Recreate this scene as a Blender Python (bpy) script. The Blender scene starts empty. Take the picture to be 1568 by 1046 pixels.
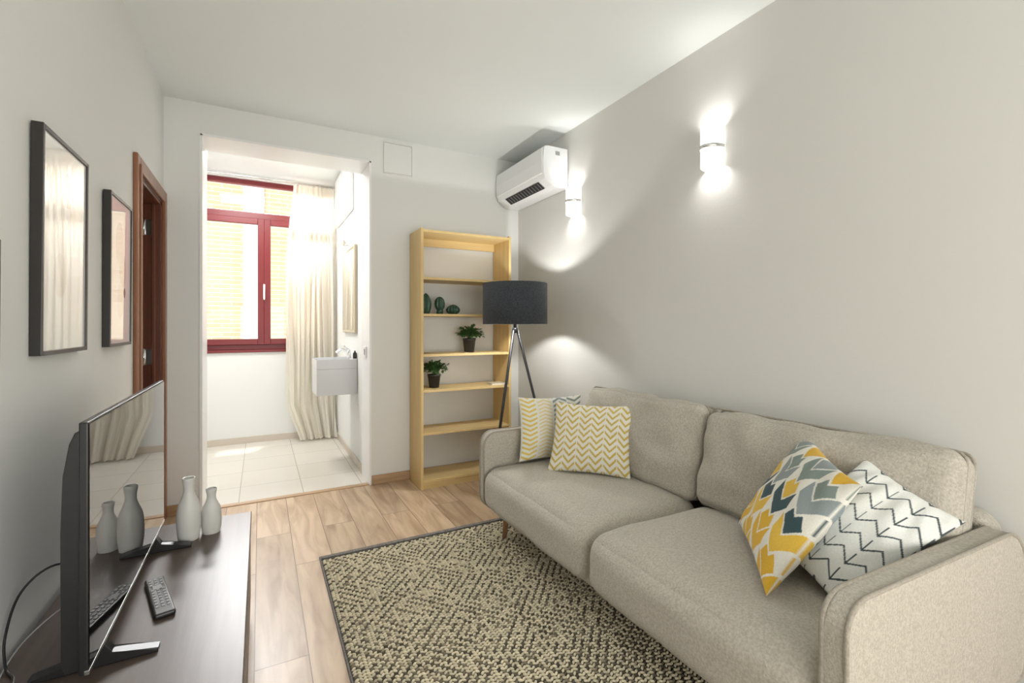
import bpy, bmesh, math, random
import numpy as np
from mathutils import Vector, Matrix, noise
random.seed(7); np.random.seed(7)
S=bpy.context.scene
COL=S.collection

# ------------------------------------------------------------ materials
def newmat(name):
    m=bpy.data.materials.new(name); m.use_nodes=True
    nt=m.node_tree; b=nt.nodes['Principled BSDF']
    return m,nt,b
def mat(name,col,rough=.5,metal=0,spec=.5,bump=0,bscale=200,emit=None,estr=0,var=0,vscale=5,coat=0,ior=None,sheen=0):
    m,nt,b=newmat(name)
    b.inputs['Base Color'].default_value=(*col,1)
    b.inputs['Roughness'].default_value=rough
    b.inputs['Metallic'].default_value=metal
    b.inputs['Specular IOR Level'].default_value=spec
    b.inputs['Coat Weight'].default_value=coat
    b.inputs['Sheen Weight'].default_value=sheen
    if ior: b.inputs['IOR'].default_value=ior
    if emit:
        b.inputs['Emission Color'].default_value=(*emit,1); b.inputs['Emission Strength'].default_value=estr
    tc=nt.nodes.new('ShaderNodeTexCoord')
    if bump:
        n=nt.nodes.new('ShaderNodeTexNoise'); n.inputs['Scale'].default_value=bscale; n.inputs['Detail'].default_value=3
        nt.links.new(tc.outputs['Object'],n.inputs['Vector'])
        bp=nt.nodes.new('ShaderNodeBump'); bp.inputs['Strength'].default_value=bump; bp.inputs['Distance'].default_value=.004
        nt.links.new(n.outputs['Fac'],bp.inputs['Height']); nt.links.new(bp.outputs['Normal'],b.inputs['Normal'])
    if var:
        n=nt.nodes.new('ShaderNodeTexNoise'); n.inputs['Scale'].default_value=vscale; n.inputs['Detail'].default_value=4
        nt.links.new(tc.outputs['Object'],n.inputs['Vector'])
        mx=nt.nodes.new('ShaderNodeMixRGB')
        mx.inputs[1].default_value=(*[c*(1-var) for c in col],1); mx.inputs[2].default_value=(*[min(1,c*(1+var)) for c in col],1)
        nt.links.new(n.outputs['Fac'],mx.inputs[0]); nt.links.new(mx.outputs[0],b.inputs['Base Color'])
    return m
def woodmat(name,c1,c2,rough=.4,scale=(30,30,2),bump=.05):
    m,nt,b=newmat(name)
    tc=nt.nodes.new('ShaderNodeTexCoord'); mp=nt.nodes.new('ShaderNodeMapping'); mp.inputs['Scale'].default_value=scale
    n=nt.nodes.new('ShaderNodeTexNoise'); n.inputs['Scale'].default_value=1; n.inputs['Detail'].default_value=6
    r=nt.nodes.new('ShaderNodeValToRGB'); r.color_ramp.elements[0].position=.3; r.color_ramp.elements[1].position=.7
    r.color_ramp.elements[0].color=(*c1,1); r.color_ramp.elements[1].color=(*c2,1)
    nt.links.new(tc.outputs['Object'],mp.inputs[0]); nt.links.new(mp.outputs[0],n.inputs['Vector'])
    nt.links.new(n.outputs['Fac'],r.inputs[0]); nt.links.new(r.outputs[0],b.inputs['Base Color'])
    b.inputs['Roughness'].default_value=rough
    bp=nt.nodes.new('ShaderNodeBump'); bp.inputs['Strength'].default_value=bump; bp.inputs['Distance'].default_value=.002
    nt.links.new(n.outputs['Fac'],bp.inputs['Height']); nt.links.new(bp.outputs['Normal'],b.inputs['Normal'])
    return m
def fabric(name,c1,c2,scale=420,bump=.5,attr=False):
    m,nt,b=newmat(name)
    tc=nt.nodes.new('ShaderNodeTexCoord')
    v=nt.nodes.new('ShaderNodeTexVoronoi'); v.inputs['Scale'].default_value=scale
    nt.links.new(tc.outputs['Object'],v.inputs['Vector'])
    n=nt.nodes.new('ShaderNodeTexNoise'); n.inputs['Scale'].default_value=scale*.5; n.inputs['Detail'].default_value=4
    nt.links.new(tc.outputs['Object'],n.inputs['Vector'])
    mx=nt.nodes.new('ShaderNodeMixRGB')
    if attr:
        a=nt.nodes.new('ShaderNodeVertexColor'); a.layer_name='Col'
        mx.blend_type='MULTIPLY'; nt.links.new(a.outputs['Color'],mx.inputs[1])
        mr=nt.nodes.new('ShaderNodeMapRange'); mr.inputs['To Min'].default_value=.8; mr.inputs['To Max'].default_value=1.1
        nt.links.new(n.outputs['Fac'],mr.inputs['Value']); nt.links.new(mr.outputs[0],mx.inputs[2]); mx.inputs[0].default_value=1
    else:
        mx.inputs[1].default_value=(*c1,1); mx.inputs[2].default_value=(*c2,1)
        r=nt.nodes.new('ShaderNodeValToRGB'); r.color_ramp.elements[0].position=.35; r.color_ramp.elements[1].position=.65
        nt.links.new(n.outputs['Fac'],r.inputs[0]); nt.links.new(r.outputs[0],mx.inputs[0])
    nt.links.new(mx.outputs[0],b.inputs['Base Color'])
    b.inputs['Roughness'].default_value=.95; b.inputs['Specular IOR Level'].default_value=.15; b.inputs['Sheen Weight'].default_value=.15
    bp=nt.nodes.new('ShaderNodeBump'); bp.inputs['Strength'].default_value=bump; bp.inputs['Distance'].default_value=.002
    nt.links.new(v.outputs['Distance'],bp.inputs['Height']); nt.links.new(bp.outputs['Normal'],b.inputs['Normal'])
    return m
def attrmat(name,rough=.8,bump=0):
    m,nt,b=newmat(name)
    a=nt.nodes.new('ShaderNodeVertexColor'); a.layer_name='Col'
    nt.links.new(a.outputs['Color'],b.inputs['Base Color']); b.inputs['Roughness'].default_value=rough
    b.inputs['Specular IOR Level'].default_value=.3
    return m
def glassmat(name,ior=1.5,tint=(1,1,1)):
    m=bpy.data.materials.new(name); m.use_nodes=True; nt=m.node_tree; nt.nodes.clear()
    o=nt.nodes.new('ShaderNodeOutputMaterial'); t=nt.nodes.new('ShaderNodeBsdfTransparent'); t.inputs[0].default_value=(*tint,1)
    g=nt.nodes.new('ShaderNodeBsdfGlossy'); g.inputs['Roughness'].default_value=.01
    f=nt.nodes.new('ShaderNodeFresnel'); f.inputs[0].default_value=ior; x=nt.nodes.new('ShaderNodeMixShader')
    nt.links.new(f.outputs[0],x.inputs[0]); nt.links.new(t.outputs[0],x.inputs[1]); nt.links.new(g.outputs[0],x.inputs[2]); nt.links.new(x.outputs[0],o.inputs[0])
    return m

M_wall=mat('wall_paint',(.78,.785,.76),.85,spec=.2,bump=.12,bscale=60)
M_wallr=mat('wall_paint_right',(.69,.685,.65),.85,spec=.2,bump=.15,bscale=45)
M_ceil=mat('ceiling_paint',(.83,.865,.855),.9,spec=.1,bump=.05,bscale=40)
M_white=mat('white_lacquer',(.87,.87,.86),.35)
M_whiteg=mat('white_plastic',(.86,.87,.88),.3)
M_pine=woodmat('pine',(.64,.45,.185),(.74,.55,.26),.5,(25,25,1.5))
M_pineh=woodmat('pine_h',(.66,.475,.20),(.77,.58,.285),.5,(1.5,25,25))
M_skirt=woodmat('oak_skirting',(.40,.25,.135),(.50,.33,.19),.45,(3,20,40))
M_mahog=woodmat('mahogany',(.10,.028,.014),(.18,.06,.03),.3,(30,30,2))
M_mahogt=woodmat('mahogany_trim',(.20,.075,.035),(.32,.14,.07),.28,(30,30,2))
M_stand=woodmat('wenge',(.075,.053,.042),(.105,.078,.063),.36,(40,2,40),.02)
M_black=mat('black_plastic',(.013,.013,.014),.35)
M_blackm=mat('black_metal',(.02,.02,.022),.4,spec=.5)
M_frame=mat('black_frame',(.025,.022,.02),.35)
M_screen=mat('screen_glass',(.008,.008,.01),.02,spec=1.0,ior=2.7)
M_chrome=mat('chrome',(.8,.8,.8),.15,metal=1)
M_red=mat('red_window_lacquer',(.17,.012,.015),.38)
M_shade=fabric('charcoal_linen',(.030,.034,.040),(.065,.07,.08),300,.5)
M_sofa=fabric('greige_weave',(.395,.365,.305),(.52,.485,.415),260,.8)
M_pipe=fabric('piping',(.29,.26,.21),(.37,.34,.285),300,.3)
M_leg=woodmat('leg_wood',(.22,.11,.05),(.34,.18,.09),.4)
M_pillow=fabric('printed_cotton',(1,1,1),(1,1,1),500,.25,attr=True)
M_rug=attrmat('rug_yarn',.95)
M_rugb=mat('rug_backing',(.045,.042,.036),.95,bump=.6,bscale=300)
M_vase=mat('ceramic_grey',(.58,.58,.55),.45,var=.05)
M_pot=mat('pot_black',(.03,.03,.032),.5)
M_leaf=mat('leaf_green',(.07,.16,.04),.5,var=.5,vscale=30)
M_cact=mat('cactus_glaze',(.035,.085,.055),.35,var=.4,vscale=40)
M_glass=glassmat('window_glass',1.35)
M_paper=attrmat('glazed_art_print',.7)
pb=M_paper.node_tree.nodes['Principled BSDF']; pb.inputs['Coat Weight'].default_value=1; pb.inputs['Coat Roughness'].default_value=.01; pb.inputs['Coat IOR'].default_value=2.4
M_mirror=mat('mirror',(.85,.87,.87),.02,metal=1)
M_sconce=mat('opal_glass',(.9,.9,.9),.4,emit=(1,.98,.95),estr=1.4)
M_plaster=mat('white_render',(.9,.88,.85),.9,bump=.2,bscale=20)
M_grey=mat('button_grey',(.35,.35,.36),.5)
M_silver=mat('silver_bezel',(.5,.5,.5),.3,metal=1)
M_vent=mat('vent_dark',(.02,.02,.022),.6)
M_beige=mat('mirror_frame',(.62,.54,.40),.5)
M_base=mat('tile_skirting',(.60,.53,.45),.4)

# laminate floor
def floor_mat():
    m,nt,b=newmat('oak_laminate'); L=nt.links.new
    tc=nt.nodes.new('ShaderNodeTexCoord'); mp=nt.nodes.new('ShaderNodeMapping'); mp.inputs['Rotation'].default_value=(0,0,math.radians(90))
    mp.inputs['Location'].default_value=(.3,.02,0)
    L(tc.outputs['Object'],mp.inputs[0])
    br=nt.nodes.new('ShaderNodeTexBrick'); br.offset=.37; br.inputs['Scale'].default_value=1
    br.inputs['Brick Width'].default_value=1.25; br.inputs['Row Height'].default_value=.19; br.inputs['Mortar Size'].default_value=.0020
    br.inputs['Color1'].default_value=(.0,.0,.0,1); br.inputs['Color2'].default_value=(1,1,1,1); br.inputs['Mortar'].default_value=(.5,.5,.5,1)
    br.inputs['Bias'].default_value=0
    L(mp.outputs[0],br.inputs['Vector'])
    mp2=nt.nodes.new('ShaderNodeMapping'); mp2.inputs['Scale'].default_value=(15,2.0,1)
    L(tc.outputs['Object'],mp2.inputs[0])
    add=nt.nodes.new('ShaderNodeVectorMath'); add.operation='MULTIPLY_ADD'; add.inputs[1].default_value=(9,9,9)
    L(br.outputs['Color'],add.inputs[0]); L(mp2.outputs[0],add.inputs[2])
    n=nt.nodes.new('ShaderNodeTexNoise'); n.inputs['Scale'].default_value=1; n.inputs['Detail'].default_value=9; n.inputs['Distortion'].default_value=.9
    L(add.outputs[0],n.inputs['Vector'])
    r=nt.nodes.new('ShaderNodeValToRGB'); e=r.color_ramp.elements
    e[0].position=.30; e[0].color=(.34,.22,.13,1); e[1].position=.62; e[1].color=(.56,.415,.275,1)
    L(n.outputs['Fac'],r.inputs[0])
    hs=nt.nodes.new('ShaderNodeHueSaturation')
    mr=nt.nodes.new('ShaderNodeMapRange'); mr.inputs['To Min'].default_value=.86; mr.inputs['To Max'].default_value=1.1
    L(br.outputs['Color'],mr.inputs['Value']); L(mr.outputs[0],hs.inputs['Value']); L(r.outputs[0],hs.inputs['Color'])
    mx=nt.nodes.new('ShaderNodeMixRGB'); mx.inputs[2].default_value=(.16,.10,.06,1)
    L(br.outputs['Fac'],mx.inputs[0]); L(hs.outputs[0],mx.inputs[1]); L(mx.outputs[0],b.inputs['Base Color'])
    b.inputs['Roughness'].default_value=.34
    bp=nt.nodes.new('ShaderNodeBump'); bp.inputs['Strength'].default_value=.25; bp.inputs['Distance'].default_value=.001; bp.invert=True
    L(br.outputs['Fac'],bp.inputs['Height']); L(bp.outputs['Normal'],b.inputs['Normal'])
    return m
def tile_mat():
    m,nt,b=newmat('floor_tile'); L=nt.links.new
    tc=nt.nodes.new('ShaderNodeTexCoord'); mp=nt.nodes.new('ShaderNodeMapping'); mp.inputs['Location'].default_value=(.14,.03,0)
    L(tc.outputs['Object'],mp.inputs[0])
    br=nt.nodes.new('ShaderNodeTexBrick'); br.offset=0; br.inputs['Scale'].default_value=1
    br.inputs['Brick Width'].default_value=.44; br.inputs['Row Height'].default_value=.44; br.inputs['Mortar Size'].default_value=.003
    br.inputs['Color1'].default_value=(.66,.62,.55,1); br.inputs['Color2'].default_value=(.70,.66,.60,1); br.inputs['Mortar'].default_value=(.42,.38,.33,1)
    L(mp.outputs[0],br.inputs['Vector']); L(br.outputs['Color'],b.inputs['Base Color']); b.inputs['Roughness'].default_value=.25
    return m
def brick_mat():
    m,nt,b=newmat('facade_brick'); L=nt.links.new
    tc=nt.nodes.new('ShaderNodeTexCoord'); mp=nt.nodes.new('ShaderNodeMapping'); mp.inputs['Rotation'].default_value=(math.radians(-90),0,0)
    L(tc.outputs['Object'],mp.inputs[0])
    br=nt.nodes.new('ShaderNodeTexBrick'); br.inputs['Scale'].default_value=1
    br.inputs['Brick Width'].default_value=.29; br.inputs['Row Height'].default_value=.075; br.inputs['Mortar Size'].default_value=.009
    br.inputs['Color1'].default_value=(.68,.45,.26,1); br.inputs['Color2'].default_value=(.74,.53,.33,1); br.inputs['Mortar'].default_value=(.80,.68,.52,1)
    L(mp.outputs[0],br.inputs['Vector']); L(br.outputs['Color'],b.inputs['Base Color']); b.inputs['Roughness'].default_value=.9
    return m
def curtain_mat():
    m=bpy.data.materials.new('linen_curtain'); m.use_nodes=True; nt=m.node_tree; nt.nodes.clear()
    o=nt.nodes.new('ShaderNodeOutputMaterial'); d=nt.nodes.new('ShaderNodeBsdfDiffuse'); t=nt.nodes.new('ShaderNodeBsdfTranslucent')
    d.inputs[0].default_value=(.92,.88,.80,1); t.inputs[0].default_value=(.97,.94,.86,1)
    x=nt.nodes.new('ShaderNodeMixShader'); x.inputs[0].default_value=.5
    nt.links.new(d.outputs[0],x.inputs[1]); nt.links.new(t.outputs[0],x.inputs[2]); nt.links.new(x.outputs[0],o.inputs[0])
    return m

# ------------------------------------------------------------ geometry helpers
def group(name,loc):
    e=bpy.data.objects.new(name,None); e.empty_display_size=.1; e.location=loc; COL.objects.link(e)
    return e
def adopt(o,p):
    if p is not None:
        o.parent=p; o.matrix_parent_inverse=Matrix.Translation(-Vector(p.location))
    return o
def mk(name,verts,faces,m,parent=None,smooth=False,cols=None):
    me=bpy.data.meshes.new(name); me.from_pydata([tuple(v) for v in verts],[],[tuple(f) for f in faces]); me.update()
    if m: me.materials.append(m)
    if smooth: me.polygons.foreach_set('use_smooth',[True]*len(me.polygons))
    if cols is not None:
        ca=me.color_attributes.new(name='Col',type='FLOAT_COLOR',domain='POINT'); ca.data.foreach_set('color',np.asarray(cols,dtype=np.float32).ravel())
    o=bpy.data.objects.new(name,me); COL.objects.link(o)
    return adopt(o,parent)
def frombm(name,bm,m,parent=None,smooth=False):
    bmesh.ops.recalc_face_normals(bm,faces=bm.faces[:])
    me=bpy.data.meshes.new(name); bm.to_mesh(me); bm.free()
    if m: me.materials.append(m)
    if smooth: me.polygons.foreach_set('use_smooth',[True]*len(me.polygons))
    o=bpy.data.objects.new(name,me); COL.objects.link(o)
    if smooth:
        wn=o.modifiers.new('wn','WEIGHTED_NORMAL'); wn.weight=100
    return adopt(o,parent)
def box(name,x0,x1,y0,y1,z0,z1,m,parent=None,bev=0,seg=2,M=None):
    bm=bmesh.new(); bmesh.ops.create_cube(bm,size=1)
    for v in bm.verts:
        v.co=Vector(((x0+x1)/2+v.co.x*(x1-x0),(y0+y1)/2+v.co.y*(y1-y0),(z0+z1)/2+v.co.z*(z1-z0)))
    if bev: bmesh.ops.bevel(bm,geom=bm.edges[:],offset=bev,segments=seg,affect='EDGES',profile=.5)
    if M is not None: bm.transform(M)
    return frombm(name,bm,m,parent)
def cyl(name,p0,p1,r0,r1,m,parent=None,seg=24,caps=True):
    p0=Vector(p0);p1=Vector(p1); d=(p1-p0); q=d.to_track_quat('Z','Y').to_matrix()
    vs=[];fs=[]
    for p,r in((p0,r0),(p1,r1)):
        for i in range(seg):
            a=2*math.pi*i/seg; vs.append(p+q@Vector((r*math.cos(a),r*math.sin(a),0)))
    for i in range(seg):
        j=(i+1)%seg; fs.append((i,j,seg+j,seg+i))
    if caps: fs.append(tuple(range(seg))[::-1]); fs.append(tuple(range(seg,2*seg)))
    o=mk(name,vs,fs,m,parent)
    for p in o.data.polygons:
        if len(p.vertices)==4: p.use_smooth=True
    return o
def lathe(name,c,prof,m,parent=None,seg=40,rib=0,ribn=0):
    vs=[];fs=[];n=len(prof)
    for r,z in prof:
        for i in range(seg):
            a=2*math.pi*i/seg; rr=r*(1+rib*math.cos(ribn*a)) ; vs.append((c[0]+rr*math.cos(a),c[1]+rr*math.sin(a),c[2]+z))
    for k in range(n-1):
        for i in range(seg):
            j=(i+1)%seg; fs.append((k*seg+i,k*seg+j,(k+1)*seg+j,(k+1)*seg+i))
    return mk(name,vs,fs,m,parent,True)
def tube(name,pts,r,m,parent=None,seg=8,closed=False):
    pts=[Vector(p) for p in pts]; n=len(pts); vs=[];fs=[]
    up=None
    for i,p in enumerate(pts):
        if closed: t=pts[(i+1)%n]-pts[i-1]
        else: t=pts[min(i+1,n-1)]-pts[max(i-1,0)]
        t.normalize()
        if up is None:
            up=t.orthogonal().normalized()
        up=(up-t*up.dot(t)).normalized(); s=t.cross(up)
        for k in range(seg):
            a=2*math.pi*k/seg; vs.append(p+up*(r*math.cos(a))+s*(r*math.sin(a)))
    for i in range(n if closed else n-1):
        j=(i+1)%n
        for k in range(seg):
            l=(k+1)%seg; fs.append((i*seg+k,i*seg+l,j*seg+l,j*seg+k))
    if not closed:
        fs.append(tuple(range(seg))[::-1]); fs.append(tuple(range((n-1)*seg,n*seg)))
    return mk(name,vs,fs,m,parent,True)
def spline(pts,n=8):
    pts=[Vector(p) for p in pts]; out=[]
    P=[pts[0]*2-pts[1]]+pts+[pts[-1]*2-pts[-2]]
    for i in range(1,len(P)-2):
        a,b,c,d=P[i-1],P[i],P[i+1],P[i+2]
        for k in range(n):
            t=k/n; out.append(.5*((2*b)+(c-a)*t+(2*a-5*b+4*c-d)*t*t+(3*b-a-3*c+d)*t**3))
    out.append(pts[-1]); return out
def soft_box(name,M,h,r,puff,m,parent=None,n=22,wr=0.0,seed=0):
    idx={};vs=[];fs=[]
    ts=[math.sin(math.pi/2*(-1+2*i/n)) for i in range(n+1)]
    def vid(i,j,k):
        key=(i,j,k)
        if key in idx: return idx[key]
        s=[ts[i],ts[j],ts[k]]
        p=[s[a]*h[a] for a in range(3)]
        q=[max(-(h[a]-r),min(h[a]-r,p[a])) for a in range(3)]
        d=Vector([p[a]-q[a] for a in range(3)]); 
        if d.length>1e-9: d=d.normalized()*r
        p=[q[a]+d[a] for a in range(3)]
        for a in range(3):
            b,c=(a+1)%3,(a+2)%3
            w=(max(0,1-s[b]**4))*(max(0,1-s[c]**4))
            p[a]+=(s[a])*puff[a]*w
        v=Vector(p)
        if wr: v+=Vector((0,0,1))*wr*noise.noise(Vector((p[0]*6+seed,p[1]*6,p[2]*6)))+Vector((1,0,0))*wr*noise.noise(Vector((p[0]*4,p[1]*7+seed,p[2]*9+5)))
        vs.append(M@v); idx[key]=len(vs)-1; return idx[key]
    for a in range(3):
        for side in (0,n):
            for i in range(n):
                for j in range(n):
                    def g(u,v):
                        l=[0,0,0]; l[a]=side; l[(a+1)%3]=u; l[(a+2)%3]=v; return vid(*l)
                    f=[g(i,j),g(i+1,j),g(i+1,j+1),g(i,j+1)]
                    fs.append(f if side else f[::-1])
    return mk(name,vs,fs,m,parent,True)
def rrect(w0,w1,z0,z1,rad,n=8):
    """rounded rect outline; rad=(bl,br,tr,tl)"""
    out=[]
    for (cx,cz,a0,r) in ((w0+rad[0],z0+rad[0],180,rad[0]),(w1-rad[1],z0+rad[1],270,rad[1]),(w1-rad[2],z1-rad[2],0,rad[2]),(w0+rad[3],z1-rad[3],90,rad[3])):
        for k in range(n+1):
            a=math.radians(a0+90*k/n); out.append((cx+r*math.cos(a),cz+r*math.sin(a)))
    return out
def extrude(name,outline,y0,y1,m,parent=None,bev=0,plane='XZ',seg=3,smooth=False,shear=0):
    bm=bmesh.new()
    def P(u,v,w): return (u,w,v) if plane=='XZ' else ((w,u,v) if plane=='YZ' else (u,v,w))
    a=[bm.verts.new(P(u,v,y0)) for u,v in outline]; b=[bm.verts.new(P(u,v,y1)) for u,v in outline]
    f0=bm.faces.new(a); f1=bm.faces.new(b[::-1]); n=len(a)
    for i in range(n): bm.faces.new((a[i],b[i],b[(i+1)%n],a[(i+1)%n]))
    if bev:
        bmesh.ops.bevel(bm,geom=list(set(f0.edges[:]+f1.edges[:])),offset=bev,segments=seg,affect='EDGES',profile=.5)
    if shear:
        for v in bm.verts: v.co.y+=shear*(v.co.x-1.2)
    return frombm(name,bm,m,parent,smooth)

# ------------------------------------------------------------ room shell
XL,XR,YB,ZC=-.58,2.185,3.93,2.87
YF=-1.9
YA=6.0   # window wall
XA=.80   # right alcove wall
box('floor',-2.0,XR+.15,YF-.1,3.955,-.1,0,floor_mat())
box('floor_tile_gallery',-1.3,XA+.15,3.975,YA+.2,-.1,0,tile_mat())
box('trim_threshold',-.37,XA,3.93,3.985,-.01,.006,M_skirt,bev=.002)
box('ceiling',-2.0,XR+.15,YF-.1,YB+.1,ZC,ZC+.1,M_ceil)
box('ceiling_gallery',-1.3,XA+.15,YB+.32,YA+.2,3.0,3.1,M_ceil)
# left wall with door opening
D0,D1,DZ=3.13,3.86,2.13
w=group('wall_left',(XL,1,1.4))
box('panel_a',XL-.12,XL,YF-.1,D0,0,ZC,M_wall,w)
box('panel_b',XL-.12,XL,D1,YB,0,ZC,M_wall,w)
box('panel_c',XL-.12,XL,D0,D1,DZ,ZC,M_wall,w)
# back wall with opening
w=group('wall_back',(1,YB+.16,1.4))
O0,O1,OZ=-.37,XA,2.655
box('panel_a',XL-.12,O0,YB,YB+.32,0,3.1,M_wall,w)
box('panel_b',O1,XR+.15,YB,YB+.32,0,3.1,M_wall,w)
box('panel_c',O0,O1,YB,YB+.32,OZ,3.1,M_wall,w)
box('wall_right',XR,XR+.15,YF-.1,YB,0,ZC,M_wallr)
box('wall_front',-.7,XR+.15,YF-.15,YF,0,ZC,M_wall)
# white lining of opening
t=group('trim_1',(.2,YB,1.3))
for nm,a in (('left',(O0-.004,O0+.012,YB-.006,YB+.325,0,OZ)),('right',(O1-.012,O1+.004,YB-.006,YB+.325,0,OZ)),('top',(O0,O1,YB-.006,YB+.325,OZ-.012,OZ+.004))):
    box(nm,*a,M_white,t)
# gallery walls
box('wall_gallery_right',XA,XA+.15,YB+.32,YA+.2,0,3.05,M_wall)
box('wall_gallery_left',-1.3,-1.15,YB+.1,YA+.2,0,3.05,M_wall)
W0,W1,WZ0,WZ1=-.68,.76,1.04,2.95
w=group('wall_window',(0,YA,.5))
box('panel_a',-1.15,XA,YA,YA+.2,0,WZ0,M_wall,w)
box('panel_b',-1.15,W0,YA,YA+.2,WZ0,3.05,M_wall,w)
box('panel_c',W1,XA,YA,YA+.2,WZ0,3.05,M_wall,w)
box('panel_d',W0,W1,YA,YA+.2,WZ1,3.05,M_wall,w)
# hall behind left door
w=group('wall_hall',(-1.4,3.5,1.4))
box('side',-2.0,-1.9,2.0,YB+.1,0,ZC,M_wall,w)
box('end',-1.9,XL-.12,YB-.03,YB+.1,0,ZC,M_wall,w)
box('start',-1.9,XL-.12,2.0,2.1,0,ZC,M_wall,w)
# baseboards
box('baseboard_back',XA+.005,XR,YB-.014,YB,0,.075,M_skirt,bev=.003)
box('baseboard_back_left',XL,O0-.01,YB-.014,YB,0,.075,M_skirt,bev=.003)
box('baseboard_left',XL,XL+.014,YF,D0-.08,0,.075,M_skirt,bev=.003)
box('baseboard_right',XR-.014,XR,YF,YB-.014,0,.075,M_skirt,bev=.003)
box('baseboard_gallery',-1.15,XA-.012,YA-.012,YA,0,.07,M_base,bev=.002)
box('baseboard_gallery_right',XA-.012,XA,YB+.33,YA,0,.07,M_base,bev=.002)

# door casing on left wall
d=group('door_1',(XL,3.5,1.06))
tw=.075
for nm,a in (('architrave_near',(XL,XL+.022,D0-tw,D0,0,DZ+tw)),('architrave_far',(XL,XL+.022,D1-.005,D1+.06,0,DZ+tw)),('architrave_top',(XL,XL+.022,D0,D1,DZ,DZ+tw))):
    box(nm,*a,M_mahogt,d,bev=.006)
box('architrave_bead',XL+.02,XL+.03,D0-.03,D0-.006,0,DZ+.03,M_mahogt,d,bev=.004)
box('jamb_far',XL-.10,XL,D1-.03,D1,0,DZ,M_mahog,d,bev=.002)
box('jamb_stop',XL-.045,XL-.03,D1-.045,D1-.03,0,DZ,M_mahog,d,bev=.002)
box('jamb_near',XL-.12,XL,D0,D0+.025,0,DZ,M_mahog,d)
box('jamb_top',XL-.12,XL,D0,D1,DZ-.025,DZ,M_mahog,d)
for i,z in enumerate((.35,1.1,1.95)):
    box(f'hinge_{i}',XL-.085,XL-.05,D1-.036,D1-.028,z-.05,z+.05,M_chrome,d)
    cyl(f'hinge_pin_{i}',(XL-.088,D1-.04,z-.055),(XL-.088,D1-.04,z+.055),.008,.008,M_chrome,d,12)

# window
w=group('window_1',(0,YA+.08,2))
f=.055
def fr(nm,x0,x1,z0,z1,fw,y0,y1):
    box(nm+'_l',x0,x0+fw,y0,y1,z0,z1,M_red,w,bev=.004); box(nm+'_r',x1-fw,x1,y0,y1,z0,z1,M_red,w,bev=.004)
    box(nm+'_b',x0+fw,x1-fw,y0,y1,z0,z0+fw,M_red,w,bev=.004); box(nm+'_t',x0+fw,x1-fw,y0,y1,z1-fw,z1,M_red,w,bev=.004)
fr('outer',W0,W1,WZ0,WZ1,f,YA+.04,YA+.11)
zt=2.52
box('transom_bar',W0+f,W1-f,YA+.04,YA+.11,zt,zt+.07,M_red,w,bev=.004)
fr('sash_left',W0+f,.04,WZ0+f,zt,.065,YA+.02,YA+.075)
fr('sash_right',.04,W1-f,WZ0+f,zt,.065,YA+.02,YA+.075)
box('glass_low',W0+f,W1-f,YA+.05,YA+.054,WZ0+f,zt,M_glass,w)
box('glass_top',W0+f,W1-f,YA+.07,YA+.074,zt+.07,WZ1-f,M_glass,w)
box('handle_plate',.03,.05,YA+.008,YA+.02,1.62,1.78,M_white,w,bev=.003)
box('handle_lever',.032,.048,YA-.03,YA+.0,1.60,1.72,M_white,w,bev=.005)
box('sill_board',W0-.02,W1+.02,YA-.02,YA+.05,WZ0-.03,WZ0,M_red,w,bev=.004)

# outside building
b=group('brick_building',(0,9.4,3))
box('facade',-8,8,9.4,9.7,-8,9,brick_mat(),b)
box('render_band',-.26,.06,9.34,9.4,-8,9,M_plaster,b)
box('render_band_side',2.6,3.1,9.34,9.4,-8,9,M_plaster,b)

# curtain + rod
c=group('curtain',(.5,5.84,1.5))
cm=curtain_mat()
nu,nv=240,80; vs=[];fs=[]
for j in range(nv+1):
    t=j/nv; z=2.90-(2.90-.02)*t
    x0=.33-.11*t-.03*math.sin(t*5)
    if t>.86: x0+=(t-.86)*1.1
    x1=.745+.03*t
    for i in range(nu+1):
        s=i/nu
        s2=s+.03*math.sin(t*4+s*9)
        ph=s2*8.5*2*math.pi
        amp=.038*(.5+.5*t)*(.7+.5*math.sin(s*11+1.3))
        y=5.81+amp*math.sin(ph+1.0*math.sin(3*t+s*4))+.012*math.sin(ph*2.3+5*t)
        if t>.85: y-=(t-.85)*.5*(.5+.5*math.sin(ph*.5))
        vs.append((x0+(x1-x0)*s+.010*math.sin(ph*2+t*6),y,z))
for j in range(nv):
    for i in range(nu):
        a=j*(nu+1)+i; fs.append((a,a+1,a+nu+2,a+nu+1))
mk('cloth',vs,fs,cm,c,True)
cyl('rod',(-1.1,5.84,2.93),(.79,5.84,2.93),.010,.010,M_chrome,c,12)
for i in range(9):
    x=.35+i*.050
    tube(f'ring_{i}',[(x,5.84+.02*math.cos(a),2.915+.024*math.sin(a)) for a in [k*math.pi/6 for k in range(12)]],.003,M_beige,c,6,True)

# gallery: wall cabinet, mirror, sink, switch
k=group('wall_cabinet',(.78,5.2,2.7))
box('carcass',.775,.799,4.72,5.78,2.44,2.985,M_white,k,bev=.003)
box('door_a',.765,.776,4.73,5.24,2.45,2.975,M_white,k,bev=.003)
box('door_b',.765,.776,5.26,5.77,2.45,2.975,M_white,k,bev=.003)
cyl('knob_a',(.766,5.2,2.53),(.745,5.2,2.53),.01,.012,M_chrome,k,12)
cyl('knob_b',(.766,5.3,2.53),(.745,5.3,2.53),.01,.012,M_chrome,k,12)
k=group('bathroom_mirror',(.78,4.92,1.66))
box('frame',.772,.799,4.53,5.25,1.24,2.07,M_beige,k,bev=.004)
box('mirror_glass',.769,.773,4.56,5.22,1.27,2.04,M_mirror,k)
k=group('mirror_lamp',(.75,4.9,2.1))
box('bar',.69,.72,4.62,5.0,2.09,2.115,M_chrome,k,bev=.005)
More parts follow.
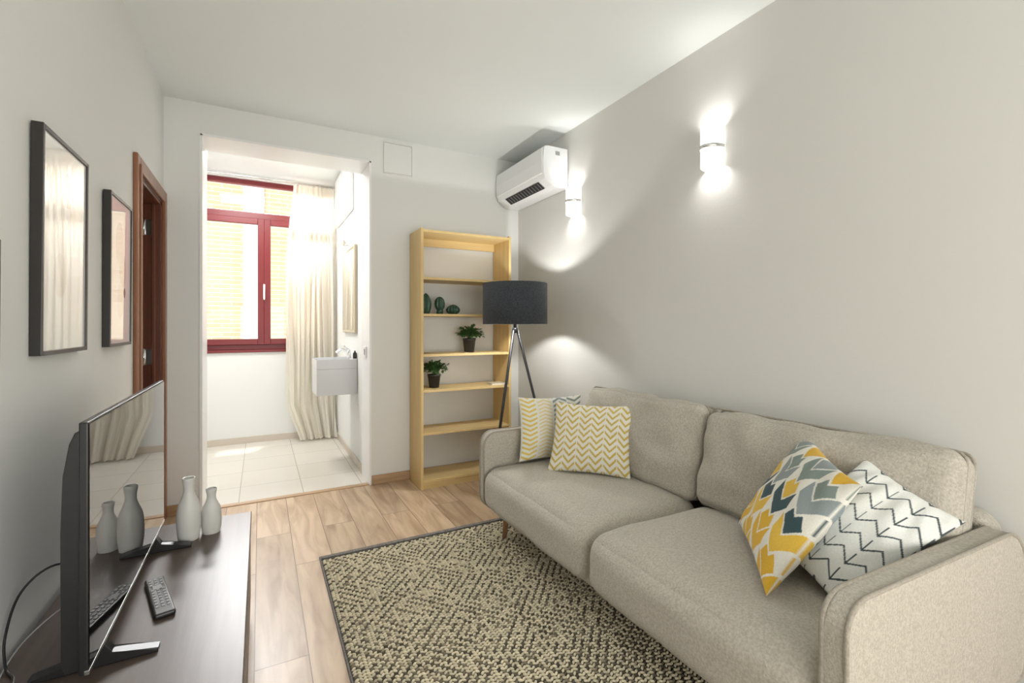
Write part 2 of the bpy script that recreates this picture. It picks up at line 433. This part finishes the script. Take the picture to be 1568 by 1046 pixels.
box('arm',.715,.799,4.79,4.82,2.09,2.11,M_chrome,k,bev=.003)
M_basin=mat('basin_front',(.62,.62,.63),.3)
k=group('wash_basin',(.62,4.7,.85))
bm=bmesh.new(); bmesh.ops.create_cube(bm,size=1)
for v in bm.verts: v.co=Vector((.622+v.co.x*.352,4.73+v.co.y*.42,.955+v.co.z*.09))
bm.faces.ensure_lookup_table(); top=max(bm.faces,key=lambda f_:f_.calc_center_median().z)
r=bmesh.ops.inset_region(bm,faces=[top],thickness=.025); 
for v in top.verts: v.co.z-=.07
bmesh.ops.bevel(bm,geom=bm.edges[:],offset=.004,segments=2,affect='EDGES')
frombm('basin',bm,M_basin,k)
box('cabinet',.446,.797,4.520,4.940,.672,.9105,M_basin,k,bev=.002)
k=group('basin_faucet',(.7,4.73,1.05))
cyl('body',(.755,4.73,.995),(.755,4.73,1.075),.022,.018,M_chrome,k,16)
tube('spout',spline([(.755,4.73,1.05),(.69,4.73,1.08),(.635,4.73,1.05)]),.012,M_chrome,k)
tube('lever',[(.755,4.73,1.075),(.70,4.73,1.12)],.007,M_chrome,k)
k=group('soap_dispenser',(.76,4.6,1.0)); 
lathe('body',(.778,4.54,1.0005),[(0,0),(.018,0),(.019,.02),(.018,.05),(.008,.06),(.006,.075),(0,.075)],M_black,k,16)
k=group('light_switch',(.785,4.1,1.09))
box('plate',.776,.788,4.03,4.11,1.04,1.13,M_whiteg,k,bev=.003); box('rocker',.772,.777,4.05,4.09,1.06,1.11,M_grey,k,bev=.002)
k=group('access_panel',(1.02,YB,2.7))
box('panel',.91,1.14,YB-.006,YB+.001,2.585,2.83,M_wall,k,bev=.002)
box('rim_l',.904,.909,YB-.009,YB,2.58,2.835,M_wall,k);box('rim_r',1.141,1.146,YB-.009,YB,2.58,2.835,M_wall,k);box('rim_b',.904,1.146,YB-.009,YB,2.576,2.582,M_wall,k);box('rim_t',.904,1.146,YB-.009,YB,2.833,2.838,M_wall,k)

# ------------------------------------------------------------ pictures
def picture(y0,y1,z0,z1,kind):
    p=group('picture_frame',(XL+.015,(y0+y1)/2,(z0+z1)/2)); fw=.014; dp=.028
    tilt=Matrix.Translation((XL,0,z0))@Matrix.Rotation(math.radians(.4),4,'Y')@Matrix.Translation((-XL,0,-z0))
    for nm,a in (('l',(XL,XL+dp,y0,y0+fw,z0,z1)),('r',(XL,XL+dp,y1-fw,y1,z0,z1)),('b',(XL,XL+dp,y0+fw,y1-fw,z0,z0+fw)),('t',(XL,XL+dp,y0+fw,y1-fw,z1-fw,z1))):
        box('frame_'+nm,*a,M_frame,p,bev=.002,M=tilt)
    ny,nz=90,120; vs=[];fs=[];cs=[]
    for j in range(nz+1):
        for i in range(ny+1):
            u=i/ny; v=j/nz
            vs.append(tilt@Vector((XL+.0225,y0+fw+(y1-y0-2*fw)*u,z0+fw+(z1-z0-2*fw)*v)))
            c=(.90,.90,.88)
            if .14<u<.86 and .12<v<.88:
                c=(.92,.91,.89)
                if kind==0:
                    if v>.5 and .60<u<.80 and v<.86: c=(.80,.70,.64)
                    if v>.70 and .45<u<.62: c=(.66,.59,.55)
                    if math.hypot(u-.38,(v-.36)*1.3)<.14: c=(.86,.81,.76)
                else:
                    for (cx,cy,ra,cc) in ((.45,.70,.20,(.80,.71,.68)),(.60,.52,.16,(.75,.69,.66)),(.5,.30,.17,(.84,.78,.74)),(.70,.36,.05,(.30,.25,.23))):
                        if math.hypot(u-cx,(v-cy)*1.3)<ra: c=cc
            cs.append((*c,1))
    for j in range(nz):
        for i in range(ny):
            a=j*(ny+1)+i; fs.append((a,a+1,a+ny+2,a+ny+1))
    mk('art_print',vs,fs,M_paper,p,cols=cs)
picture(1.82,2.225,1.215,1.888,0)
picture(2.515,2.885,1.214,1.872,1)
picture(1.10,1.578,1.21,1.51,1)

# ------------------------------------------------------------ TV stand
s=group('tv_stand',(-.3,1.5,.22)); SX=-.035
box('top',-.562,SX,.35,2.465,.415,.45,M_stand,s,bev=.003)
box('carcass',-.555,SX-.02,.37,2.45,.06,.415,M_stand,s,bev=.002)
for i in range(3):
    y=.38+i*.69; box(f'drawer_{i}',SX-.02,SX-.003,y+.005,y+.68,.07,.40,M_stand,s,bev=.003)
for i,(x,y) in enumerate(((-.52,.42),(-.09,.42),(-.52,2.4),(-.09,2.4))):
    cyl(f'foot_{i}',(x,y,0),(x,y,.06),.02,.025,M_black,s,16)
# TV
t=group('television',(-.36,1.86,.8))
Y0,Y1,Z0,Z1=1.395,2.345,.508,1.082
box('panel',-.362,-.345,Y0,Y1,Z0,Z1,M_black,t,bev=.003)
box('bezel_bottom',-.352,-.3425,Y0-.001,Y1+.001,Z0-.001,Z0+.009,M_silver,t,bev=.001)
mk('screen',[(-.3436,Y0+.005,Z0+.010),(-.3436,Y1-.005,Z0+.010),(-.3436,Y1-.005,Z1-.005),(-.3436,Y0+.005,Z1-.005)],[(0,1,2,3)],M_screen,t)
extrude('back_shell',[(-.362,Z0+.004),(-.362,Z1-.02),(-.372,Z1-.025),(-.382,Z1-.05),(-.392,Z1-.12),(-.396,Z1-.25),(-.396,Z0+.02),(-.39,Z0+.004)],Y0+.012,Y1-.012,M_black,t,bev=.003)
for i,y in enumerate((1.53,2.19)):
    extrude(f'foot_{i}',[(-.485,.4505),(-.235,.4505),(-.235,.461),(-.33,.478),(-.348,.515),(-.366,.515),(-.385,.478),(-.485,.461)],y-.016,y+.016,M_black,t,bev=.003)
k=group('power_cable',(-.5,1.5,.5))
tube('cable',spline([(-.42,1.78,.60),(-.50,1.74,.64),(-.555,1.70,.60),(-.565,1.64,.52),(-.55,1.60,.458),(-.52,1.55,.455),(-.50,1.45,.454)]),.003,M_black,k,6)
tube('cable_thin',spline([(-.42,1.80,.52),(-.48,1.74,.52),(-.54,1.69,.48),(-.555,1.60,.455),(-.53,1.45,.454)]),.002,M_grey,k,6)
# remotes
def remote(c,ang):
    p=group('remote_control',c); M=Matrix.Translation(c)@Matrix.Rotation(ang,4,'Z')
    box('body',-.026,.026,-.13,.13,0,.016,M_black,p,bev=.006,seg=3,M=M)
    n=0
    for r in range(11):
        for q in range(3):
            if r in(3,): continue
            y=.108-r*.019; x=-.014+q*.014
            box(f'button_{n}',x-.004,x+.004,y-.0045,y+.0045,.015,.0185,M_grey,p,bev=.001,M=M); n+=1
    box('ring',-.012,.012,.036,.064,.015,.018,M_grey,p,bev=.001,M=M)
remote((-.277,1.805,.4505),math.radians(15))
# vases
def vase(x,y,h,r):
    prof=[(0,0),(.78*r,0),(.88*r,.02*h),(r,.20*h),(1.0*r,.40*h),(.90*r,.55*h),(.62*r,.68*h),(.46*r,.77*h),(.46*r,.86*h),(.54*r,.95*h),(.52*r,h),(.42*r,.99*h),(.36*r,.85*h),(.3*r,.6*h),(0,.5*h)]
    pts=spline([(a,b,0) for a,b in prof[:11]],5); pr=[(max(0,p.x),max(0,p.y)) for p in pts]+prof[11:]
    p=group('ceramic_vase',(x,y,.45)); lathe('body',(x,y,.4505),pr,M_vase,p,40)
vase(-.252,2.262,.245,.041)
vase(-.178,2.295,.182,.036)

# ------------------------------------------------------------ bookshelf
bx0,bx1,by0,by1,bz=1.12,1.93,3.60,3.912,2.085
k=group('bookshelf',(1.5,3.75,1))
box('side_left',bx0,bx0+.022,by0,by1,0,bz,M_pine,k,bev=.002)
box('side_right',bx1-.022,bx1,by0,by1,0,bz,M_pine,k,bev=.002)
for i,z in enumerate((.075,.450,.792,1.078,1.402,1.695,2.075)):
    box(f'shelf_{i}',bx0+.022,bx1-.022,by0+.004,by1-.004,z-.02,z,M_pineh,k,bev=.0015)
box('plinth',bx0+.022,bx1-.022,by0+.02,by0+.035,0,.055,M_pineh,k)
box('back_rail_top',bx0+.022,bx1-.022,by1-.015,by1,1.99,2.055,M_pineh,k)
# plants
def plant(x,y,z,ph,pr,fr_,seed):
    rnd=random.Random(seed); p=group('potted_plant',(x,y,z))
    lathe('pot',(x,y,z+.0005),[(0,0),(pr*.72,0),(pr*.95,ph*.86),(pr,ph*.86),(pr,ph),(pr*.9,ph),(pr*.88,ph*.85),(0,ph*.85)],M_pot,p,24)
    vs=[];fs=[]
    for sidx in range(44):
        a=rnd.uniform(0,2*math.pi); rr=rnd.uniform(.15,1)**.8*fr_; hh=rnd.uniform(.35,1.0)*fr_*1.05
        p0=Vector((x,y,z+ph*.85)); p1=p0+Vector((math.cos(a)*rr,math.sin(a)*rr,hh*(1-.35*rr/fr_)))
        pm=(p0+p1)/2+Vector((0,0,.25*fr_))
        st=spline([p0,pm,p1],4)
        for q in range(len(st)-1):
            d_=Vector((-math.sin(a),math.cos(a),0))*.0012; b0=len(vs); vs+= [st[q]-d_,st[q]+d_,st[q+1]+d_,st[q+1]-d_]; fs.append((b0,b0+1,b0+2,b0+3))
        for q in range(3,len(st)):
            for sd in (-1,0,1) :
                dirv=(st[q]-st[q-1]).normalized()+Vector((rnd.uniform(-.8,.8),rnd.uniform(-.8,.8),rnd.uniform(-.3,.6))); dirv.normalize()
                L=rnd.uniform(.022,.036); W=L*.36; side=dirv.cross(Vector((0,0,1)));
                if side.length<.1: side=Vector((1,0,0))
                side.normalize(); nn=side.cross(dirv); o=st[q]; b0=len(vs)
                vs+=[o,o+dirv*L*.35+side*W+nn*.003,o+dirv*L*.5,o+dirv*L*.35-side*W+nn*.003,o+dirv*L-nn*.003,o+dirv*L*.7+side*W*.75,o+dirv*L*.7-side*W*.75]
                fs+=[(b0,b0+1,b0+2),(b0,b0+2,b0+3),(b0+1,b0+5,b0+2),(b0+2,b0+6,b0+3),(b0+5,b0+4,b0+2),(b0+2,b0+4,b0+6)]
    mk('foliage',vs,fs,M_leaf,p)
plant(1.595,3.745,1.0785,.12,.058,.13,3)
plant(1.275,3.735,.7925,.11,.055,.13,5)
def cactus(x,y,h,r,seed):
    p=group('ceramic_cactus',(x,y,1.402))
    pr=[(r*(math.sin(math.pi*(.12+.88*t_)))**.65 if t_<1 else 0,h*t_) for t_ in [i/14 for i in range(15)]]
    pr=[(0,0)]+pr
    lathe('body',(x,y,1.4025),pr,M_cact,p,64,.10,11)
cactus(1.205,3.74,.175,.043,1)
p=group('ceramic_cactus',(1.325,3.74,1.402))
lathe('stem',(1.325,3.74,1.4025),[(0,0),(.030,0),(.028,.03),(.02,.05)],M_cact,p,24)
lathe('body',(1.325,3.74,1.4325),[(0,0),(.025,.005),(.039,.03),(.042,.06),(.036,.09),(.02,.11),(0,.118)],M_cact,p,64,.10,10)
cactus(1.445,3.74,.085,.055,2)
k=group('paperback_book',(1.84,3.70,.79))
box('pages',1.77,1.895,3.65,3.76,.793,.804,M_white,k); box('cover',1.768,1.897,3.648,3.762,.804,.807,M_beige,k)

# ------------------------------------------------------------ floor lamp
lx,ly=1.742,3.185
k=group('floor_lamp',(lx,ly,0))
SZ0,SZ1,SR=1.318,1.632,.250
vs=[];fs=[];seg=64
for r,z in ((SR,SZ0),(SR,SZ1),(SR-.003,SZ1),(SR-.003,SZ0)):
    for i in range(seg):
        a=2*math.pi*i/seg; vs.append((lx+r*math.cos(a),ly+r*math.sin(a),z))
for q in range(4):
    for i in range(seg):
        j=(i+1)%seg; n_=(q+1)%4; fs.append((q*seg+i,q*seg+j,n_*seg+j,n_*seg+i))
mk('shade',vs,fs,M_shade,k,True)
for a in (0,120,240):
    ar=math.radians(a+20); tube(f'shade_spoke_{a}',[(lx,ly,1.38),(lx+(SR-.003)*math.cos(ar),ly+(SR-.003)*math.sin(ar),1.38)],.003,M_blackm,k,6)
cyl('hub',(lx,ly,1.25),(lx,ly,1.29),.028,.022,M_blackm,k); cyl('socket',(lx,ly,1.29),(lx,ly,1.39),.012,.015,M_blackm,k)
for i,(fx,fy) in enumerate(((-.04,.33),(-.29,-.14),(.30,-.15))):
    cyl(f'leg_{i}',(lx+fx*.06,ly+fy*.06,1.27),(lx+fx,ly+fy,0),.011,.009,M_blackm,k,12)

# ------------------------------------------------------------ AC
k=group('air_conditioner',(2.07,3.5,2.58)); a0,a1=3.10,3.915
prof=[(2.18,2.725),(1.995,2.725),(1.965,2.718),(1.95,2.695),(1.944,2.60),(1.948,2.50),(1.962,2.462),(2.03,2.415),(2.08,2.405),(2.18,2.41)]
extrude('housing',prof,a0,a1,M_whiteg,k,bev=.006)
extrude('front_panel',[(1.946,2.705),(1.938,2.70),(1.934,2.60),(1.938,2.505),(1.948,2.50)],a0+.008,a1-.01,M_whiteg,k,bev=.001)
A=Vector((1.964,0,2.459));B=Vector((2.026,0,2.416)); n_=Vector((-.57,0,-.82))*.003
mk('outlet',[A+n_+Vector((0,a0+.10,0)),A+n_+Vector((0,a1-.14,0)),B+n_+Vector((0,a1-.14,0)),B+n_+Vector((0,a0+.10,0))],[(0,1,2,3)],M_vent,k)
for q in range(12):
    y=a0+.13+q*.045; cyl(f'fin_{q}',A.lerp(B,.1)+n_*1.5+Vector((0,y,0)),A.lerp(B,.9)+n_*1.5+Vector((0,y,0)),.0015,.0015,M_grey,k,6)
box('label',2.06,2.10,a0-.002,a0+.002,2.66,2.69,M_grey,k)

# ------------------------------------------------------------ sconces
def sconce(y,z):
    k=group('wall_sconce',(XR-.04,y,z)); r=.060;d=.092;hh=.105;seg=28
    vs=[];fs=[]
    for rr,zz in ((1,-hh),(1,hh),(.95,hh),(.95,-hh)):
        for i in range(seg+1):
            a=math.pi*i/seg; vs.append((XR-.001-d*rr*math.sin(a),y+r*rr*math.cos(a),z+zz))
    for q in range(4):
        for i in range(seg):
            n1=((q+1)%4)*(seg+1); fs.append((q*(seg+1)+i,q*(seg+1)+i+1,n1+i+1,n1+i))
    mk('glass_shell',vs,fs,M_sconce,k,True)
    band=[(XR-.004-(d+.003)*math.sin(math.pi*i/seg),y+(r+.003)*math.cos(math.pi*i/seg)) for i in range(seg+1)]
    vs=[];fs=[]
    for (x_,y_) in band: vs+=[(x_,y_,z-.009),(x_,y_,z+.009)]
    for i in range(seg): fs.append((2*i,2*i+2,2*i+3,2*i+1))
    o=mk('chrome_band',vs,fs,M_chrome,k,True); so=o.modifiers.new('so','SOLIDIFY'); so.thickness=.003
    box('back_plate',XR-.012,XR,y-.045,y+.045,z-.02,z+.02,M_chrome,k,bev=.002)
    for sg in (-1,1):
        l=bpy.data.lights.new('sconce_bulb','POINT'); l.energy=2.2; l.color=(1,.98,.95); l.shadow_soft_size=.03
        o=bpy.data.objects.new('bulb',l); o.location=(XR-.05,y,z+sg*.05); COL.objects.link(o); adopt(o,k)
sconce(1.72,2.265); sconce(2.99,2.275)

# ------------------------------------------------------------ rug: rows of braided V stitches
k=group('woven_rug',(1.1,1.65,0)); RX0,RX1,RY0,RY1=.29,1.90,.50,2.815
box('backing',RX0,RX1,RY0,RY1,.001,.008,M_rugb,k,bev=.002)
sx,sy=.0150,.0165; nr=8
base=[]
for rr,zz in ((1,0),(.72,.75)):
    for i in range(nr):
        a=2*math.pi*i/nr; base.append((rr*math.cos(a),rr*math.sin(a),zz))
base.append((0,0,1)); base=np.array(base)
bf=[]
for i in range(nr):
    j=(i+1)%nr; bf.append((i,j,nr+j)); bf.append((i,nr+j,nr+i)); bf.append((nr+i,nr+j,2*nr))
bf=np.array(bf)
V=[];F=[];C=[];cnt=0
nx=int((RX1-RX0-.03)/sx); ny=int((RY1-RY0-.06)/sy)
P1,P2=32,26
for i in range(nx):
    for j in range(ny):
        x=RX0+.02+i*sx; y=RY0+.03+j*sy
        di=abs(i%P1-P1//2); dj=abs(j%P2-P2//2)
        ang=math.radians(52 if i%2 else -52)+random.uniform(-.1,.1)
        L=.0114; W=.0058
        b=base.copy(); b[:,0]*=W; b[:,1]*=L; b[:,2]*=.0085*random.uniform(.85,1.1)
        ca,sa=math.cos(ang),math.sin(ang)
        xx=b[:,0]*ca-b[:,1]*sa+x; yy=b[:,0]*sa+b[:,1]*ca+y
        V.append(np.stack([xx,yy,b[:,2]+.0065],1)); F.append(bf+cnt); cnt+=len(base)
        q=(di+dj)%3
        if (q==0 and random.random()<.80): c=np.array((.14,.12,.085))*random.uniform(.5,1.6)
        elif random.random()<.06: c=np.array((.34,.29,.20))*random.uniform(.8,1.2)
        else: c=np.array((.68,.61,.44))*random.uniform(.78,1.1)
        C.append(np.tile(np.array([*c,1]),(len(base),1)))
V=np.concatenate(V);F=np.concatenate(F);C=np.concatenate(C)
me=bpy.data.meshes.new('stitches'); me.vertices.add(len(V)); me.vertices.foreach_set('co',V.ravel().astype(np.float32))
me.loops.add(len(F)*3); me.loops.foreach_set('vertex_index',F.ravel().astype(np.int32))
me.polygons.add(len(F)); me.polygons.foreach_set('loop_start',np.arange(0,len(F)*3,3,dtype=np.int32)); 
me.update(calc_edges=True); me.validate()
me.polygons.foreach_set('use_smooth',[True]*len(me.polygons))
ca_=me.color_attributes.new(name='Col',type='FLOAT_COLOR',domain='POINT'); ca_.data.foreach_set('color',C.ravel().astype(np.float32))
me.materials.append(M_rug); o=bpy.data.objects.new('stitches',me); COL.objects.link(o); adopt(o,k)
M_bind=fabric('rug_binding',(.12,.11,.10),(.22,.20,.18),200,.6)
for nm,a in (('bind_far',(RX0,RX1,RY1-.03,RY1,.002,.013)),('bind_near',(RX0,RX1,RY0,RY0+.03,.002,.013)),('bind_left',(RX0,RX0+.008,RY0,RY1,.002,.012)),('bind_right',(RX1-.012,RX1,RY0,RY1,.002,.012))):
    box(nm,*a,M_bind,k,bev=.003)

# ------------------------------------------------------------ sofa
k=group('sofa',(1.7,1.58,0)); SY0,SY1=.585,2.65; am=.065; zb=.19
box('base',1.24,2.12,SY0+.03,SY1-.03,zb,.26,M_sofa,k,bev=.01)
def soft(name,x0,x1,y0,y1,z0,z1,r,puff,wr=0,seed=0,rot=None):
    c=Vector(((x0+x1)/2,(y0+y1)/2,(z0+z1)/2)); M=Matrix.Translation(c)
    if rot is not None: M=M@rot
    return soft_box(name,M,((x1-x0)/2,(y1-y0)/2,(z1-z0)/2),r,puff,M_sofa,k,28,wr,seed)
mid=1.585
soft('seat_near',1.185,1.93,SY0+am-.012,mid-.003,zb,.445,.085,(.015,.004,.022),.008,1)
soft('seat_far',1.185,1.93,mid+.003,SY1-am+.012,zb,.445,.085,(.015,.004,.022),.008,7)
# back frame
extrude('back_frame',rrect(SY0+.0,SY1-.0,.20,.69,(.05,.05,.08,.08)),2.07,2.165,M_sofa,k,bev=.025,plane='YZ')
# back cushions
rot=Matrix.Rotation(math.radians(13),4,'Y')
for i,(y0,y1) in enumerate(((SY0+.035,mid-.004),(mid+.004,SY1-.12))):
    hx,hy,hz=.082,(y1-y0)/2,.232
    M=Matrix.Translation((1.960,(y0+y1)/2,.660))@rot
    soft_box(f'back_cushion_{i}',M,(hx,hy,hz),.05,(.045,.0,.010),M_sofa,k,40,.022,i*5+2)
    out=rrect(-hy+.004,hy-.004,-hz+.004,hz+.002,(.03,)*4,6)
    tube(f'cushion_piping_{i}',[M@Vector((-.025,u,v+(.008*(1-(u/hy)**4) if v>hz*.9 else 0))) for u,v in out],.0050,M_pipe,k,6,True)
    tube(f'cushion_piping_back_{i}',[M@Vector((.035,u,v+(.008*(1-(u/hy)**4) if v>hz*.9 else 0))) for u,v in out],.0050,M_pipe,k,6,True)
# arms (splayed slightly outward towards the back)
for i,(y0,y1,sh) in enumerate(((SY0,SY0+am,-.045),(SY1-am,SY1,.02))):
    out=rrect(1.20,2.172,.175,.645,(.09,.05,.11,.075),8)
    out=[(x,z+(.018*math.sin((x-1.2)/.972*math.pi) if z>.5 else 0)) for x,z in out]
    extrude(f'arm_{i}',out,y0,y1,M_sofa,k,bev=.016,seg=5,smooth=True,shear=sh)
    cx,cz=1.68,.41
    for j,yy_ in enumerate((y0+.005,y1-.005)):
        tube(f'arm_piping_{i}{j}',[(cx+(x-cx)*.996,yy_+sh*(x-1.2),cz+(z-cz)*.993) for x,z in out],.0065,M_pipe,k,8,True)
for i,(x,y) in enumerate(((1.31,.69),(1.31,2.53),(2.05,.69),(2.05,2.53))):
    fl=.0145 if x<RX1 else .0
    cyl(f'leg_{i}',(x+.02,y,.20),(x,y,fl),.022,.013,M_leg,k,16)

# ------------------------------------------------------------ pillows
YEL=(.70,.42,.04);CRE=(.76,.74,.66);TEAL=(.045,.085,.095);SAGE=(.22,.27,.24);GRY=(.27,.31,.31);PALE=(.76,.77,.71)
def tri(t): return abs((t%1)-.5)*2
def pat_leaf(u,v):
    w=.17; c=(u/w)%1; a=abs(c-.5)*2
    if a>.94: return CRE
    f_=((v-.10*a)/.095)%1
    return (.58,.43,.10) if f_<.40 else CRE
def pat_cols(u,v):
    c=u/.25; i=int(c)%4; a=abs(c%1-.5)*2
    if i==0: return (.74,.54,.13) if ((v-.06*a)/.075)%1<.45 and a<.9 else PALE
    if i==1: return (.74,.60,.26) if ((v+.05*a)/.06)%1<.35 and a<.85 else CRE
    if i==2: return GRY if ((v+.07*a)/.075)%1<.5 and a<.9 else PALE
    return SAGE if ((v-.06*a)/.09)%1<.4 else CRE
def pat_ikat(u,v):
    w=.25; ci=int(math.floor(u/w)); a=abs((u/w)%1-.5)*2
    p_=.34
    q=(v-.14*a+(.5*p_ if ci%2 else 0))/p_; row=int(math.floor(q)); f_=q%1
    pal=[YEL,GRY,TEAL,YEL,SAGE,(.74,.48,.07)]
    c1=pal[(row*2+ci*3)%6]; c2=pal[(row*2+ci*3+3)%6]
    if f_<.08: return CRE
    if f_<.50: return c1
    if f_<.56: return CRE
    if a<.80-(f_-.56)*1.0: return c2
    return CRE
def pat_zig(u,v):
    w=.25; a=tri(u/w)
    q=((v+.09*a)/.15)%1
    if q<.11: return (.06,.08,.085)
    if a>.955 and q<.75: return (.06,.08,.085)
    return (.77,.78,.74)
def pillow(name,corners,T,pat,n=170,seed=0):
    c0,c1,c2,c3=[Vector(c) for c in corners]
    nrm=(c1-c0).cross(c3-c0).normalized()
    vs=[];fs=[];cs=[]
    for side in (1,-1):
        for j in range(n+1):
            for i in range(n+1):
                u=math.sin(math.pi/2*(-1+2*i/n))*.5+(-1+2*i/n)*.5; v=math.sin(math.pi/2*(-1+2*j/n))*.5+(-1+2*j/n)*.5
                uu=u*(1-.075*(1-v*v)); vv=v*(1-.075*(1-u*u))
                s=(uu+1)/2;t_=(vv+1)/2
                P=c0*(1-s)*(1-t_)+c1*s*(1-t_)+c2*s*t_+c3*(1-s)*t_
                hgt=T*(max(0,(1-u**2)*(1-v**2)))**.45
                hgt*=1+.10*noise.noise(Vector((u*2.2+seed,v*2.2,side)))
                edge=(1-min(1,(1-max(abs(u),abs(v)))*3))
                wrk=.004*math.sin((u*v)*14+seed+u*5)*(1-edge)
                vs.append(P+nrm*side*(hgt+wrk*(1 if hgt>.01 else 0)))
                cs.append((*pat((u+1)/2,(v+1)/2),1))
        off=0 if side==1 else (n+1)**2
        for j in range(n):
            for i in range(n):
                a=off+j*(n+1)+i; f_=(a,a+1,a+n+2,a+n+1); fs.append(f_ if side==1 else f_[::-1])
    return mk(name,vs,fs,M_pillow,None,True,cs)
CAM=Vector((0,0,1.3))
pillow('throw_pillow',[(1.395,2.50,.47),(1.815,2.415,.47),(1.845,2.48,.855),(1.425,2.565,.855)],.055,pat_cols,seed=1)
pillow('throw_pillow',[(1.465,2.29,.462),(1.785,1.945,.462),(1.915,2.05,.84),(1.595,2.395,.84)],.065,pat_leaf,seed=2)
pB=Vector((1.355,.885,.480));pL=Vector((1.71,1.235,.50));pR=Vector((1.65,.765,.805));pT=Vector((1.94,1.09,.865))
pillow('throw_pillow',[pL,pB,pR,pT],.068,pat_ikat,seed=3)
qB=Vector((1.50,.745,.462));qR=Vector((1.865,.590,.712));qT=Vector((1.885,.860,.835));qL=Vector((1.55,1.02,.565))
pillow('throw_pillow',[qL,qB,qR,qT],.052,pat_zig,seed=4)

# ------------------------------------------------------------ lights
def area(name,loc,rot,sx_,sy_,e,col=(1,1,1)):
    l=bpy.data.lights.new(name,'AREA'); l.shape='RECTANGLE'; l.size=sx_; l.size_y=sy_; l.energy=e; l.color=col
    o=bpy.data.objects.new(name,l); o.location=loc; o.rotation_euler=rot; COL.objects.link(o); return o
area('rear_fill_panel',(.8,YF+.08,1.5),(math.radians(104),0,0),2.5,2.4,92,(1,.985,.955))  # added fill panel behind the camera in place of an unseen window
area('gallery_outside_fill',(.1,6.9,3.7),(math.radians(-50),0,0),1.6,1.2,620,(.98,.99,1))  # added panel outside above the window, out of view, brightens gallery floor and curtain
area('gallery_top_fill',(-.2,5.0,2.97),(0,0,0),.5,.5,36,(1,.99,.98))  # added fill under the gallery ceiling to brighten the curtain; no fixture there
l=bpy.data.lights.new('lamp_bulb','POINT'); l.energy=15; l.color=(1,.99,.96); l.shadow_soft_size=.035
o=bpy.data.objects.new('lamp_light',l); o.location=(lx,ly,1.46); COL.objects.link(o); adopt(o,bpy.data.objects['floor_lamp'])
l=bpy.data.lights.new('sun','SUN'); l.energy=2.4; l.angle=.02; l.color=(1,.95,.88)
o=bpy.data.objects.new('sun',l); o.rotation_euler=Vector((-.25,-.5,1)).to_track_quat('Z','Y').to_euler(); COL.objects.link(o)
W=bpy.data.worlds.new('world'); S.world=W; W.use_nodes=True
W.node_tree.nodes['Background'].inputs[0].default_value=(.82,.91,1,1); W.node_tree.nodes['Background'].inputs[1].default_value=1.15

# ------------------------------------------------------------ camera
cd=bpy.data.cameras.new('camera'); cd.sensor_width=36; cd.lens=716/1568*36; cd.shift_y=-.01467; cd.clip_start=.05
co=bpy.data.objects.new('camera',cd); co.location=CAM; co.rotation_euler=(math.radians(90),0,-math.radians(28.3)); COL.objects.link(co)
S.camera=co
S.view_settings.view_transform='Standard'; S.view_settings.look='None'; S.view_settings.exposure=0.3
S.view_settings.gamma=1.0
